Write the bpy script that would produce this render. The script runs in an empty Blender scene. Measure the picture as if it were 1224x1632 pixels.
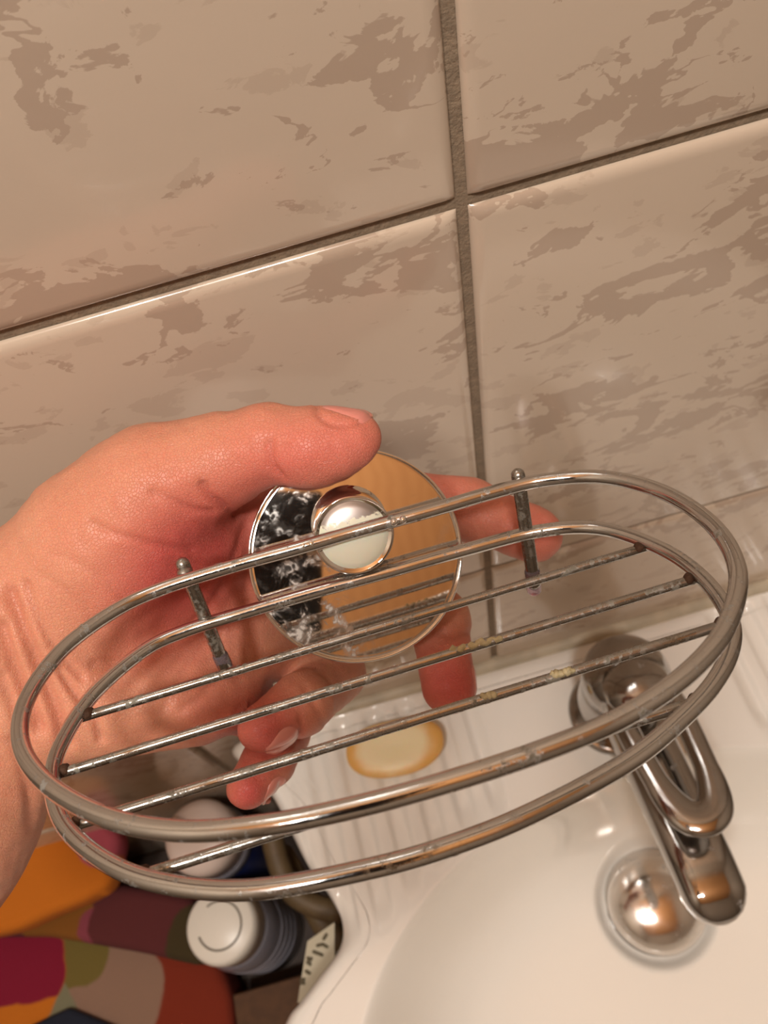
import bpy, bmesh, math, random
import numpy as np
from mathutils import Vector, Matrix
from mathutils.bvhtree import BVHTree
random.seed(4); np.random.seed(4)
S = bpy.context.scene; COL = S.collection

# ------------------------------------------------------------------ camera
FPX = 1320.0; CD = .18; CH = .543; ROLL = math.radians(16.2); PITCH = math.radians(60)
C0 = np.array([0, -CD, CH]); F = np.array([0, math.cos(PITCH), -math.sin(PITCH)])
U0 = np.array([0, math.sin(PITCH), math.cos(PITCH)]); R0 = np.array([1., 0, 0])
R = math.cos(ROLL)*R0 - math.sin(ROLL)*U0; U = math.sin(ROLL)*R0 + math.cos(ROLL)*U0
cam = bpy.data.cameras.new('camera'); camo = bpy.data.objects.new('camera', cam); COL.objects.link(camo)
camo.matrix_world = Matrix(((R[0], U[0], -F[0], C0[0]), (R[1], U[1], -F[1], C0[1]), (R[2], U[2], -F[2], C0[2]), (0, 0, 0, 1)))
cam.sensor_fit = 'VERTICAL'; cam.sensor_height = 36; cam.lens = 36*FPX/1632
cam.clip_start = .01; cam.clip_end = 20
cam.dof.use_dof = True; cam.dof.focus_distance = .20; cam.dof.aperture_fstop = 22
S.camera = camo
# ------------------------------------------------------------------ world, lamps, exposure
S.view_settings.view_transform = 'Standard'; S.view_settings.look = 'None'
S.view_settings.exposure = 0.0; S.view_settings.gamma = 1; S.view_settings.use_curve_mapping = False
w = bpy.data.worlds.new('world'); S.world = w; w.use_nodes = True
w.node_tree.nodes['Background'].inputs[0].default_value = (1, .85, .7, 1)
w.node_tree.nodes['Background'].inputs[1].default_value = .02
BULBS = [(-.26, -.48, 1.24), (-.05, -.50, 1.24)]
BULB_E = 19.5
LAMP_COL = (1.0, .965, .91)

# ------------------------------------------------------------------ helpers
def V(c): return C0 + np.asarray(c, float)@np.array([R, -U, F])       # camera axes (right, down, forward) -> world
def cp(x, y, d): return np.array([(x-612)/FPX*d, (y-816)/FPX*d, d])
def P(x, y, d): return V(cp(x, y, d))
def D3(c): v = np.asarray(c, float)@np.array([R, -U, F]); return v/np.linalg.norm(v)
def G(x, y, z=0.):
    r = F + (x-612)/FPX*R - (y-816)/FPX*U
    return C0 + r*(z-C0[2])/r[2]
def nrm(v): v = np.asarray(v, float); return v/np.linalg.norm(v)
def lin(r, g, b):
    f = lambda c: (c/255/12.92) if c/255 <= .04045 else ((c/255+.055)/1.055)**2.4
    return (f(r), f(g), f(b), 1)
def mesh(name, verts, faces, mat=None, parent=None, smooth=True):
    m = bpy.data.meshes.new(name); m.from_pydata([tuple(map(float, v)) for v in verts], [], [tuple(map(int, q)) for q in faces]); m.update()
    if smooth: m.polygons.foreach_set('use_smooth', [True]*len(m.polygons))
    o = bpy.data.objects.new(name, m); COL.objects.link(o)
    if mat: m.materials.append(mat)
    if parent is not None: o.parent = parent
    return o
def bmobj(name, bm, mat, parent=None, smooth=True):
    bmesh.ops.recalc_face_normals(bm, faces=bm.faces)
    m = bpy.data.meshes.new(name); bm.to_mesh(m); bm.free()
    if smooth: m.polygons.foreach_set('use_smooth', [True]*len(m.polygons))
    o = bpy.data.objects.new(name, m); COL.objects.link(o)
    if mat: m.materials.append(mat)
    if parent is not None: o.parent = parent
    return o
def tag(o, label=None, cat=None, group=None, kind=None):
    for k, v in (('label', label), ('category', cat), ('group', group), ('kind', kind)):
        if v: o[k] = v
    return o
def empty(name, M=None, loc=None, label=None, cat=None):
    o = bpy.data.objects.new(name, None); o.empty_display_size = .01; COL.objects.link(o)
    if M is not None: o.matrix_world = M
    if loc is not None: o.location = loc
    return tag(o, label, cat)
def catmull(pts, n=8, closed=False):
    p = np.asarray(pts, float); N = len(p); out = []
    for i in range(N if closed else N-1):
        if closed: a, b, c, d = p[(i-1) % N], p[i], p[(i+1) % N], p[(i+2) % N]
        else: a, b, c, d = p[max(i-1, 0)], p[i], p[i+1], p[min(i+2, N-1)]
        for k in range(n):
            t = k/n
            out.append(.5*((2*b)+(-a+c)*t+(2*a-5*b+4*c-d)*t*t+(-a+3*b-3*c+d)*t**3))
    if not closed: out.append(p[-1])
    return np.array(out)
def tube(pts, rad, closed=False, seg=14, cap=True):
    """sweep a circle along a path; rad number or array; rounded ends when open"""
    p = np.asarray(pts, float); n = len(p); rad = np.broadcast_to(np.asarray(rad, float), (n,)).copy()
    if closed: T = np.roll(p, -1, 0)-np.roll(p, 1, 0)
    else: T = np.gradient(p, axis=0)
    T /= np.linalg.norm(T, axis=1)[:, None]
    if not closed and cap:
        a, b = [], []
        for ang in (80, 60, 35, 15):
            s, c = math.sin(math.radians(ang)), math.cos(math.radians(ang))
            a.append((p[0]-T[0]*rad[0]*s, rad[0]*c, T[0])); b.append((p[-1]+T[-1]*rad[-1]*s, rad[-1]*c, T[-1]))
        b = b[::-1]
        p = np.vstack([[q[0] for q in a], p, [q[0] for q in b]]); T = np.vstack([[q[2] for q in a], T, [q[2] for q in b]])
        rad = np.concatenate([[q[1] for q in a], rad, [q[1] for q in b]]); n = len(p)
    u = nrm(np.cross(T[0], [0.3, .2, 1])); us = []
    for i in range(n):
        u = nrm(u-T[i]*(u@T[i])); us.append(u)
    us = np.array(us)
    if closed:   # spread the twist
        tw = math.atan2(np.cross(us[-1], us[0])@T[0], us[-1]@us[0])
    vs = []
    for i in range(n):
        v = np.cross(T[i], us[i]); off = (tw*i/n if closed else 0)
        for k in range(seg):
            t = 2*math.pi*k/seg+off; vs.append(p[i]+rad[i]*(math.cos(t)*us[i]+math.sin(t)*v))
    fs = []
    for i in range(n if closed else n-1):
        j = (i+1) % n
        for k in range(seg):
            l = (k+1) % seg; fs.append((i*seg+k, i*seg+l, j*seg+l, j*seg+k))
    if not closed: fs += [tuple(range(seg))[::-1], tuple((n-1)*seg+k for k in range(seg))]
    return vs, fs
def tubeobj(name, pts, rad, mat, parent=None, **k):
    vs, fs = tube(pts, rad, **k); return mesh(name, vs, fs, mat, parent)
def lathe(prof, O, Z, seg=64, sx=1., X=None):
    """profile [(r,h)] revolved about axis Z at O"""
    Z = nrm(Z); X = nrm(np.cross(Z, [.31, .9, .2])) if X is None else nrm(np.asarray(X)-Z*(np.asarray(X)@Z)); Y = np.cross(Z, X); vs = []; fs = []
    for r, h in prof:
        for k in range(seg):
            t = 2*math.pi*k/seg; vs.append(np.asarray(O)+Z*h+r*(sx*math.cos(t)*X+math.sin(t)*Y))
    n = len(prof)
    for i in range(n-1):
        for k in range(seg):
            l = (k+1) % seg; fs.append((i*seg+k, i*seg+l, (i+1)*seg+l, (i+1)*seg+k))
    if prof[0][0] > 1e-6: fs.append(tuple(range(seg))[::-1])
    if prof[-1][0] > 1e-6: fs.append(tuple((n-1)*seg+k for k in range(seg)))
    return vs, fs
def latheobj(name, prof, O, Z, mat, parent=None, **k):
    vs, fs = lathe([(max(r, 1e-5), h) for r, h in prof], O, Z, **k); return mesh(name, vs, fs, mat, parent)
def box(name, lo, hi, mat, parent=None, bev=0):
    bm = bmesh.new(); bmesh.ops.create_cube(bm, size=1)
    lo = np.array(lo, float); hi = np.array(hi, float)
    for v in bm.verts: v.co = Vector((lo+hi)/2+np.array(v.co)*(hi-lo))
    if bev: bmesh.ops.bevel(bm, geom=bm.edges[:], offset=bev, segments=3, affect='EDGES', profile=.5)
    return bmobj(name, bm, mat, parent, smooth=False)

# ------------------------------------------------------------------ materials
class NT:
    def __init__(s, name):
        s.m = bpy.data.materials.new(name); s.m.use_nodes = True; s.t = s.m.node_tree; s.b = s.t.nodes['Principled BSDF']
    def n(s, typ, **k):
        x = s.t.nodes.new(typ)
        for a, v in k.items():
            if a.startswith('i_'): x.inputs[a[2:].replace('_', ' ')].default_value = v
            else: setattr(x, a, v)
        return x
    def l(s, a, b): s.t.links.new(a, b)
    def set(s, **k):
        for a, v in k.items(): s.b.inputs[a.replace('_', ' ')].default_value = v
        return s
    def noise(s, scale, detail=3, rough=.5, dist=0, vec=None):
        x = s.n('ShaderNodeTexNoise'); x.inputs['Scale'].default_value = scale; x.inputs['Detail'].default_value = detail
        x.inputs['Roughness'].default_value = rough; x.inputs['Distortion'].default_value = dist
        s.l(vec if vec is not None else s.pos(), x.inputs['Vector']); return x.outputs['Fac']
    def pos(s):
        if not hasattr(s, '_p'): s._p = s.n('ShaderNodeTexCoord').outputs['Object']
        return s._p
    def math(s, op, a, b=0.0, c=None):
        x = s.n('ShaderNodeMath', operation=op)
        for i, q in enumerate((a, b) if c is None else (a, b, c)):
            if isinstance(q, (int, float)): x.inputs[i].default_value = q
            else: s.l(q, x.inputs[i])
        return x.outputs[0]
    def ramp(s, fac, a, b, lo=0., hi=1.):
        x = s.n('ShaderNodeMapRange', interpolation_type='SMOOTHSTEP'); s.l(fac, x.inputs[0])
        for i, q in enumerate((a, b, lo, hi)): x.inputs[i+1].default_value = q
        return x.outputs[0]
    def mix(s, fac, a, b):
        x = s.n('ShaderNodeMix', data_type='RGBA')
        if isinstance(fac, (int, float)): x.inputs[0].default_value = fac
        else: s.l(fac, x.inputs[0])
        for i, q in ((6, a), (7, b)):
            if isinstance(q, tuple): x.inputs[i].default_value = q
            else: s.l(q, x.inputs[i])
        return x.outputs[2]
    def base(s, c): s.l(c, s.b.inputs['Base Color'])
    def bump(s, h, dist, strength=1.):
        x = s.n('ShaderNodeBump'); x.inputs['Distance'].default_value = dist; x.inputs['Strength'].default_value = strength
        s.l(h, x.inputs['Height']); s.l(x.outputs[0], s.b.inputs['Normal'])

def plain(name, col, rough=.5, metal=0., grain=None, bump=None):
    t = NT(name).set(Base_Color=col, Roughness=rough, Metallic=metal)
    if grain:
        d = tuple(c*.8 for c in col[:3])+(1,)
        t.base(t.mix(t.ramp(t.noise(grain, 4), .35, .65), col, d))
    if bump: t.bump(t.noise(bump[0], 4), bump[1])
    return t.m

def tile_material():
    t = NT('marbled_tile').set(Roughness=.16)
    inf = t.n('ShaderNodeObjectInfo'); mul = t.n('ShaderNodeVectorMath', operation='SCALE'); mul.inputs[0].default_value = (3.1, 0, 7.7)
    t.l(inf.outputs['Random'], mul.inputs['Scale'])
    add = t.n('ShaderNodeVectorMath', operation='ADD'); t.l(t.pos(), add.inputs[0]); t.l(mul.outputs[0], add.inputs[1])
    mp = t.n('ShaderNodeMapping'); t.l(add.outputs[0], mp.inputs['Vector'])
    mp.inputs['Rotation'].default_value = (0, math.radians(50), 0); mp.inputs['Scale'].default_value = (.62, 1, 1.1)
    v = mp.outputs[0]
    big = t.noise(18, 2, .5, .5, v); fine = t.noise(38, 4, .55, .7, v); fine2 = t.noise(110, 5, .62, .8, v); fine3 = t.noise(60, 3, .5, .5, v)
    s = t.math('ABSOLUTE', t.math('SUBTRACT', fine, .5))                     # vein network, swelling into blotches where the broad noise is high
    wdt = t.math('ADD', t.ramp(big, .44, .72, -.024, .105), t.math('MULTIPLY', t.math('SUBTRACT', fine2, .5), .24))
    m = t.ramp(t.math('SUBTRACT', wdt, s), -.003, .005)
    m2 = t.ramp(t.math('ADD', fine3, t.math('MULTIPLY', t.math('SUBTRACT', fine2, .5), .5)), .60, .625, 0, .4)
    tot = t.math('MINIMUM', t.math('ADD', m, m2), 1.)
    c = t.mix(tot, TILE_A, TILE_B)
    t.base(c); t.b.inputs['Coat Weight'].default_value = .35; t.b.inputs['Coat Roughness'].default_value = .06
    t.bump(t.noise(25, 2), .0004, .5)
    return t.m
TILE_A = lin(198, 179, 159); TILE_B = lin(177, 156, 137)

def chrome(name, grime=.5, col=(.60, .595, .585, 1), rough=.12, gcol=(.16, .14, .10, 1), scale=330):
    t = NT(name).set(Metallic=1.0)
    a = t.ramp(t.noise(scale, 6, .7), .62-grime*.25, .78-grime*.25)
    b = t.ramp(t.noise(scale*.25, 4, .6), .45, .65)
    g = t.math('MULTIPLY', a, t.math('ADD', b, .25))
    g = t.math('MINIMUM', g, 1.)
    t.base(t.mix(g, col, gcol))
    t.l(t.ramp(g, 0, 1, 1., .15), t.b.inputs['Metallic'])
    t.l(t.math('ADD', t.math('MULTIPLY', g, .5), t.ramp(t.noise(scale*.4, 3), .3, .7, rough*.7, rough*1.5)), t.b.inputs['Roughness'])
    t.bump(t.noise(scale*2, 3), .00015, .35*grime)
    return t.m
M = {}
M['tile'] = tile_material()
M['grout'] = plain('grout', lin(138, 119, 98), .85, grain=400, bump=(900, .0004))
M['sealant'] = plain('sealant', lin(190, 178, 155), .5, grain=60, bump=(120, .0006))
M['wire'] = chrome('worn_chrome_wire', .35)
M['rod'] = chrome('limescaled_rod', .55, col=(.40, .385, .36, 1), rough=.2, gcol=(.20, .18, .14, 1), scale=500)
M['rust'] = plain('rust', lin(70, 42, 20), .8, grain=900, bump=(1500, .0003))
M['bead'] = plain('bright_chrome', (.85, .83, .8, 1), .06, 1.)
M['tap'] = chrome('tap_chrome', .12, col=(.43, .415, .40, 1), rough=.1, gcol=(.3, .28, .25, 1), scale=90)
M['stopper'] = chrome('stopper_chrome', .2, col=(.7, .67, .64, 1), rough=.16, gcol=(.3, .28, .25, 1), scale=120)
def disc_material():
    t = NT('stained_mirror_chrome').set(Metallic=1.0)
    p = t.pos()   # disc is built in local axes: x right, y up on its face
    sep = t.n('ShaderNodeSeparateXYZ'); t.l(p, sep.inputs[0])
    vor = t.n('ShaderNodeTexVoronoi', feature='F1'); vor.inputs['Scale'].default_value = 330; dn = t.n('ShaderNodeTexNoise'); dn.inputs['Scale'].default_value = 180; t.l(p, dn.inputs['Vector']); dm = t.n('ShaderNodeVectorMath', operation='MULTIPLY_ADD'); dm.inputs[1].default_value = (.006, .006, .006); t.l(dn.outputs['Color'], dm.inputs[0]); t.l(p, dm.inputs[2]); t.l(dm.outputs[0], vor.inputs['Vector'])
    fr = t.math('PINGPONG', vor.outputs['Distance'], .42); ring = t.ramp(fr, .10, .42, .30, .85)
    patch = t.ramp(t.noise(130, 5, .7, .5), .42, .62)
    left = t.ramp(sep.outputs[0], -.012, .004, 1., .0)            # limescale sits on the lower left half
    low = t.ramp(sep.outputs[1], -.012, .016, 1., .55)
    st = t.math('MULTIPLY', t.math('MULTIPLY', patch, ring), t.math('MULTIPLY', left, low))
    haze = t.ramp(t.noise(60, 4, .6, 1), .55, .75, 0, .14)
    st = t.math('MINIMUM', t.math('ADD', t.math('MULTIPLY', st, .62), haze), 1.)
    t.base(t.mix(st, (.80, .76, .72, 1), (.34, .31, .26, 1)))
    t.l(t.ramp(st, 0, 1, 1., .1), t.b.inputs['Metallic']); t.l(t.ramp(st, 0, 1, .035, .6), t.b.inputs['Roughness'])
    return t.m
M['disc'] = disc_material()
M['pad'] = plain('dark_rubber', (.03, .025, .02, 1), .6, bump=(300, .0002))
def cap_material():
    t = NT('worn_white_plastic').set(Roughness=.4)
    t.b.inputs['Subsurface Weight'].default_value = .25; t.b.inputs['Subsurface Scale'].default_value = .003
    sep = t.n('ShaderNodeSeparateXYZ'); t.l(t.pos(), sep.inputs[0])
    e = t.math('ADD', sep.outputs[1], t.math('MULTIPLY', t.math('SUBTRACT', t.noise(700, 4, .7), .5), .006))
    plate = t.ramp(e, .0042, .0048)                                # plating left along the upper edge
    spot = t.ramp(t.noise(260, 5, .7), .66, .69)
    c = t.mix(spot, lin(236, 232, 212), lin(120, 112, 95))
    t.base(t.mix(plate, c, (.5, .46, .44, 1))); t.l(plate, t.b.inputs['Metallic'])
    return t.m
M['cap'] = cap_material()
M['sleeve'] = NT('clear_plastic').set(Base_Color=(.75, .62, .72, 1), Roughness=.1, Transmission_Weight=.85, IOR=1.45).m
M['residue'] = plain('soap_residue', lin(196, 182, 142), .5, grain=800, bump=(1200, .0003))
M['ceramic'] = NT('white_ceramic').set(Base_Color=lin(238, 234, 226), Roughness=.12, Coat_Weight=.5, Coat_Roughness=.05).m
def soap_material():
    t = NT('yellowed_soap').set(Roughness=.45)
    t.b.inputs['Subsurface Weight'].default_value = .4; t.b.inputs['Subsurface Scale'].default_value = .006
    ln = t.n('ShaderNodeVectorMath', operation='LENGTH'); sc = t.n('ShaderNodeVectorMath', operation='MULTIPLY'); sc.inputs[1].default_value = (1/.030, 1/.020, 0)
    t.l(t.pos(), sc.inputs[0]); t.l(sc.outputs[0], ln.inputs[0])
    e = t.math('ADD', ln.outputs['Value'], t.math('MULTIPLY', t.math('SUBTRACT', t.noise(70, 3), .5), .35))
    t.base(t.mix(t.ramp(e, .62, 1.0), lin(252, 232, 190), lin(232, 180, 100)))
    return t.m
M['soap'] = soap_material()
M['white'] = plain('white_plastic', lin(225, 218, 205), .35)
M['groove'] = plain('grey_groove', lin(120, 112, 100), .6)
M['blue'] = plain('dark_blue_plastic', lin(25, 38, 90), .3)
M['greyblue'] = plain('grey_blue_plastic', lin(128, 126, 134), .3)
M['pale'] = plain('pale_pinkish_plastic', lin(225, 208, 198), .3)
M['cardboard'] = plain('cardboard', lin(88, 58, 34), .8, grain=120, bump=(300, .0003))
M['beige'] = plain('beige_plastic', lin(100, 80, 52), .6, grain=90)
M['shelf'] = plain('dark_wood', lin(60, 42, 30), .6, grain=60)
M['label'] = plain('printed_paper', lin(190, 180, 155), .6)
M['ink'] = plain('ink', lin(92, 82, 60), .7)
M['phone'] = plain('black_glass', (.008, .008, .009, 1), .25)
M['plaster'] = plain('plaster', lin(150, 135, 118), .8, bump=(60, .001))
M['floor'] = plain('floor_tile', lin(120, 95, 70), .35, grain=20)
def wood():
    t = NT('orange_wood').set(Roughness=.35)
    wv = t.n('ShaderNodeTexWave', bands_direction='X'); wv.inputs['Scale'].default_value = 9; wv.inputs['Distortion'].default_value = 6; wv.inputs['Detail'].default_value = 3
    mp = t.n('ShaderNodeMapping'); mp.inputs['Scale'].default_value = (1, 1, .12); t.l(t.pos(), mp.inputs[0]); t.l(mp.outputs[0], wv.inputs[0])
    t.base(t.mix(t.ramp(wv.outputs['Fac'], .1, .9), lin(206, 146, 92), lin(198, 138, 86))); return t.m
M['wood'] = wood()

# ------------------------------------------------------------------ room shell
GX = [-.5915, -.3795, -.1675, .0445, .2565, .4685]; GZ = [-.817, -.577, -.337, -.097, .1427, .3826, .6226, .8626]; GAP = .0038
wall = box('wall_back', (-.80, .0012, -.85), (.9, .04, 1.8), M['grout']); tag(wall, kind='structure')
def tile_mesh(w, h):
    """glazed tile with a pillowed edge, front towards -y"""
    n = 5; r = .0045; th = .0022
    def prof(L):
        e = [r*(1-math.cos(math.pi/2*k/n)) for k in range(n+1)]
        return np.array([-L/2+q for q in e]+[L/2-q for q in e[::-1]])
    xs, zs = prof(w), prof(h); hx = np.array([math.sin(math.pi/2*k/n) for k in range(n+1)]+[math.sin(math.pi/2*k/n) for k in range(n, -1, -1)])
    vs = []; N = len(xs)
    for j in range(N):
        for i in range(N):
            q = min(hx[i], 1)*min(hx[j], 1); vs.append((xs[i], -th*q-.0002, zs[j]))
    fs = [(j*N+i, j*N+i+1, (j+1)*N+i+1, (j+1)*N+i) for j in range(N-1) for i in range(N-1)]
    m = bpy.data.meshes.new('tile'); m.from_pydata(vs, [], fs); m.polygons.foreach_set('use_smooth', [True]*len(fs)); m.materials.append(M['tile']); m.update(); return m
tm = tile_mesh(.212-GAP, .24-GAP)
for i in range(-1, len(GX)):
    for j in range(len(GZ)-1):
        x0 = GX[i] if i >= 0 else GX[0]-.212
        if x0 < -.65 or j < 2 and False: continue
        o = bpy.data.objects.new('tile', tm); COL.objects.link(o); o.parent = wall
        o.location = (x0+.106+random.uniform(-.0003, .0003), .0012, GZ[j]+.12+random.uniform(-.0002, .0002))
tag(box('wall_left', (-.84, -1.7, -.85), (-.80, .04, 1.8), M['plaster']), kind='structure')
tag(box('wall_right', (.9, -1.7, -.85), (.94, .04, 1.8), M['plaster']), kind='structure')
tag(box('wall_front', (-.84, -1.74, -.85), (.94, -1.7, 1.8), M['plaster']), kind='structure')
tag(box('floor', (-.84, -1.74, -.89), (.94, .04, -.85), M['floor']), kind='structure')
tag(box('ceiling', (-.84, -1.74, 1.8), (.94, .04, 1.84), M['wood']), kind='structure')
o = tubeobj('trim_1', [(x, -.0025, -.004+.0006*math.sin(x*60)) for x in np.linspace(-.13, .36, 60)], .0062, M['sealant'])
tag(o, kind='structure')
# lamps: two warm bulbs
em = NT('bulb_glass'); em.b.inputs['Emission Color'].default_value = LAMP_COL+(1,); em.b.inputs['Emission Strength'].default_value = 30
lampL = ['warm glowing bulb hanging under the ceiling, the left one', 'warm glowing bulb hanging under the ceiling, the right one']
for k, b in enumerate(BULBS):
    e = empty('ceiling_lamp', loc=(b[0], b[1], 1.8), label=lampL[k], cat='lamp')
    latheobj('rose', [(0, 0), (.035, 0), (.035, -.012), (.01, -.025), (0, -.025)], (0, 0, 0), (0, 0, 1), M['white'], e, seg=24)
    tubeobj('cord', [(0, 0, -.02), (0, 0, b[2]+.09-1.8)], .003, M['white'], e, seg=8)
    latheobj('socket', [(0, .1), (.016, .1), (.018, .04), (0, .04)], (0, 0, b[2]-1.8), (0, 0, 1), M['white'], e, seg=24)
    la = bpy.data.lights.new('bulb_light', 'POINT'); la.energy = BULB_E; la.color = LAMP_COL; la.shadow_soft_size = .055
    lo = bpy.data.objects.new('bulb_light', la); COL.objects.link(lo); lo.parent = e; lo.location = (0, 0, b[2]-1.8)

# ------------------------------------------------------------------ sink
SX = .105
half = [(0, -.003), (.12, -.003), (.242, -.003), (.2391, -.0276), (.2275, -.0473), (.2148, -.0897), (.2039, -.1146), (.2001, -.1297), (.2041, -.1424), (.2202, -.155), (.2336, -.1647), (.2436, -.1726), (.262, -.20), (.268, -.25), (.255, -.31), (.215, -.37), (.14, -.42), (0, -.445)]
outl = [(SX-x, y) for x, y in half]+[(SX+x, y) for x, y in half[-2:0:-1]]
oc = catmull(outl, 12, True); OCX, OCY = SX, -.165
ang = np.unwrap(np.arctan2(oc[:, 1]-OCY, oc[:, 0]-OCX)); rr = np.hypot(oc[:, 0]-OCX, oc[:, 1]-OCY)
if ang[-1] < ang[0]: ang = ang[::-1]; rr = rr[::-1]
NTH = 1080
th = np.linspace(ang[0], ang[0]+2*math.pi, NTH, endpoint=False)
rt = np.interp(th, np.append(ang, ang[0]+2*math.pi), np.append(rr, rr[0]))
ss = np.concatenate([np.linspace(0, .9, 190)**.9, np.linspace(.905, 1, 40)[1:]])
TH, SSg = np.meshgrid(th, ss); RT = np.broadcast_to(rt, TH.shape)
X = OCX+SSg*RT*np.cos(TH); Y = np.minimum(OCY+SSg*RT*np.sin(TH), -.003)
def sstep(a, b, x): t = np.clip((x-a)/(b-a), 0, 1); return t*t*(3-2*t)
def sink_z(X, Y):
    e = ((X-SX)/.212)**2+((Y+.236)/.146)**2
    g = np.maximum(0, 1-e); z = -.118*(g*g/(g*g+.05))
    z -= .008*sstep(.043, .034, np.hypot(X-SX, Y+.163))
    for sgn in (-1, 1):                                    # ridged soap rests either side of the tap
        u = (X-SX)*sgn
        u0, u1 = .078, .214
        m = sstep(u0, u0+.012, u)*sstep(u1, u1-.010, u)*sstep(-.006, -.016, Y)*sstep(1.0, 1.35, e)*sstep(-.150, -.125, Y)
        wv = np.sin(2*math.pi*(u-.07)/.0215); wv = np.tanh(wv*2.2)
        z -= m*(.0035-.0017*wv)
    return z
Z = sink_z(X, Y)
dd = (1-SSg)*RT; rd = .015
q = np.clip(rd-dd, 0, rd); Z = Z-rd*(1-np.sqrt(np.maximum(1-(q/rd)**3, 0)))
back = sstep(.02, .004, -Y)
vs = np.stack([X, Y, Z], -1).reshape(-1, 3).tolist(); ns = len(ss)
zl = Z[-1]
for sc, zz in ((1.0, -.024), (.995, -.035), (.96, -.045), (.90, -.08), (.8, -.125), (.55, -.15), (.15, -.155)):
    for k in range(NTH): vs.append((OCX+sc*rt[k]*math.cos(th[k]), min(OCY+sc*rt[k]*math.sin(th[k]), -.003), zz))
nr = ns+7; fs = []
for i in range(nr-1):
    for k in range(NTH):
        l = (k+1) % NTH; fs.append((i*NTH+k, i*NTH+l, (i+1)*NTH+l, (i+1)*NTH+k))
sink = mesh('sink', vs, fs, M['ceramic']); tag(sink, 'white ceramic wall sink with a ridged soap ledge and round basin', 'sink')
# drain and stopper
dz = float(sink_z(np.array([SX]), np.array([-.163]))[0])
dr = empty('drain', loc=(SX, -.163, dz), label='chrome domed drain stopper at the bottom of the white basin', cat='drain')
latheobj('drain_ring', [(.022, -.001), (.0335, .0006), (.0325, .0018), (.028, .0012), (.023, -.001)], (0, 0, 0), (0, 0, 1), M['tap'], dr)
latheobj('stopper', [(r_*1.07, h_) for r_, h_ in [(.0, .0150), (.008, .0146), (.016, .0132), (.0235, .0104), (.0285, .0068), (.0310, .0035), (.0315, .001), (.029, -.001), (.02, -.001)]][::-1], (0, 0, .011), (0, 0, 1), M['stopper'], dr)

# ------------------------------------------------------------------ tap
TX, TY = .106, -.056
tap = empty('tap', loc=(TX, TY, 0), label='chrome single-lever mixer tap with a looped handle on the sink', cat='tap')
latheobj('base_ring', [(0, 0), (.0285, 0), (.0285, .003), (.026, .005), (0, .005)], (0, 0, -.001), (0, 0, 1), M['tap'], tap)
latheobj('body', [(0, .004), (.025, .004), (.0245, .03), (.0240, .05), (.0235, .062), (0, .062)], (0, 0, 0), (0, 0, 1), M['tap'], tap)
def slab_sweep(name, path, widths, heights, mat, parent, seg=28, pw=3.2):
    """superelliptic section swept along a path in the y-z plane"""
    p = np.asarray(path, float); T = np.gradient(p, axis=0); T /= np.linalg.norm(T, axis=1)[:, None]; vs = []; n = len(p)
    for i in range(n):
        Nn = nrm(np.cross([1, 0, 0], T[i]));  Nn = -Nn if Nn[2] < 0 else Nn
        for k in range(seg):
            t = 2*math.pi*k/seg; c, s = math.cos(t), math.sin(t)
            vs.append(p[i]+np.array([1, 0, 0])*widths[i]*math.copysign(abs(c)**(2/pw), c)+Nn*heights[i]*math.copysign(abs(s)**(2/pw), s))
    fs = [(i*seg+k, i*seg+(k+1) % seg, (i+1)*seg+(k+1) % seg, (i+1)*seg+k) for i in range(n-1) for k in range(seg)]
    fs += [tuple(range(seg))[::-1], tuple((n-1)*seg+k for k in range(seg))]
    return mesh(name, vs, fs, mat, parent)
path = catmull([(0, .005, .040), (0, -.02, .046), (0, -.06, .056), (0, -.095, .064), (0, -.115, .066)], 8)
n = len(path); tt = np.linspace(0, 1, n)
wd = .0175-.0015*tt; hd = .0135-.003*tt
ends = [(.75, .004), (.5, .0075), (.22, .0095), (.06, .0105)]
pp = list(path); ww = list(wd); hh = list(hd)
for sc, dy in [(.94, .004), (.82, .008), (.62, .0115), (.35, .014), (.08, .0150)]:
    pp.append(path[-1]+np.array([0, -dy, -.0012])); ww.append(wd[-1]*sc); hh.append(hd[-1]*sc)
slab_sweep('spout', pp, ww, hh, M['tap'], tap)
latheobj('aerator', [(0, -.012), (.011, -.012), (.0115, 0), (0, 0)], (0, -.117, .060), (0, 0, 1), M['tap'], tap, seg=32)
# lever: dome cap and a closed loop
latheobj('lever_cap', [(.0, .0905), (.008, .0898), (.016, .087), (.0218, .081), (.0248, .073), (.025, .064), (.0, .064)][::-1], (0, 0, 0), (0, 0, 1), M['tap'], tap)
lp = []
yb, yt = -.008, -.116
ctr = [(.0125, -.014), (.0150, -.030), (.0140, -.050), (.0120, -.066), (.0075, -.077), (0, -.0805), (-.0075, -.077), (-.0120, -.066), (-.0140, -.050), (-.0150, -.030), (-.0125, -.014), (0, -.006)]
pts = catmull([(x+.0025*(-y/.08), y*1.04, .082+(-y)*.20) for x, y in ctr], 8, True)
# flattened strap section
T = np.roll(pts, -1, 0)-np.roll(pts, 1, 0); T /= np.linalg.norm(T, axis=1)[:, None]; vs = []; seg = 18
up = nrm([0, .22, 1])
for i in range(len(pts)):
    sd = nrm(np.cross(T[i], up))
    tipw = .0064+.0025*max(0, (-pts[i][1]-.060)/.02)
    for k in range(seg):
        t = 2*math.pi*k/seg; vs.append(pts[i]+sd*tipw*math.cos(t)+up*.0042*math.sin(t))
n = len(pts)
mesh('lever', vs, [(i*seg+k, i*seg+(k+1) % seg, ((i+1) % n)*seg+(k+1) % seg, ((i+1) % n)*seg+k) for i in range(n) for k in range(seg)], M['tap'], tap)
latheobj('lever_neck', [(0, -.010), (.010, -.010), (.0185, -.004), (.019, .003), (.012, .009), (0, .0105)], (0, -.012, .088), (0, .25, 1), M['tap'], tap)

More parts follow.
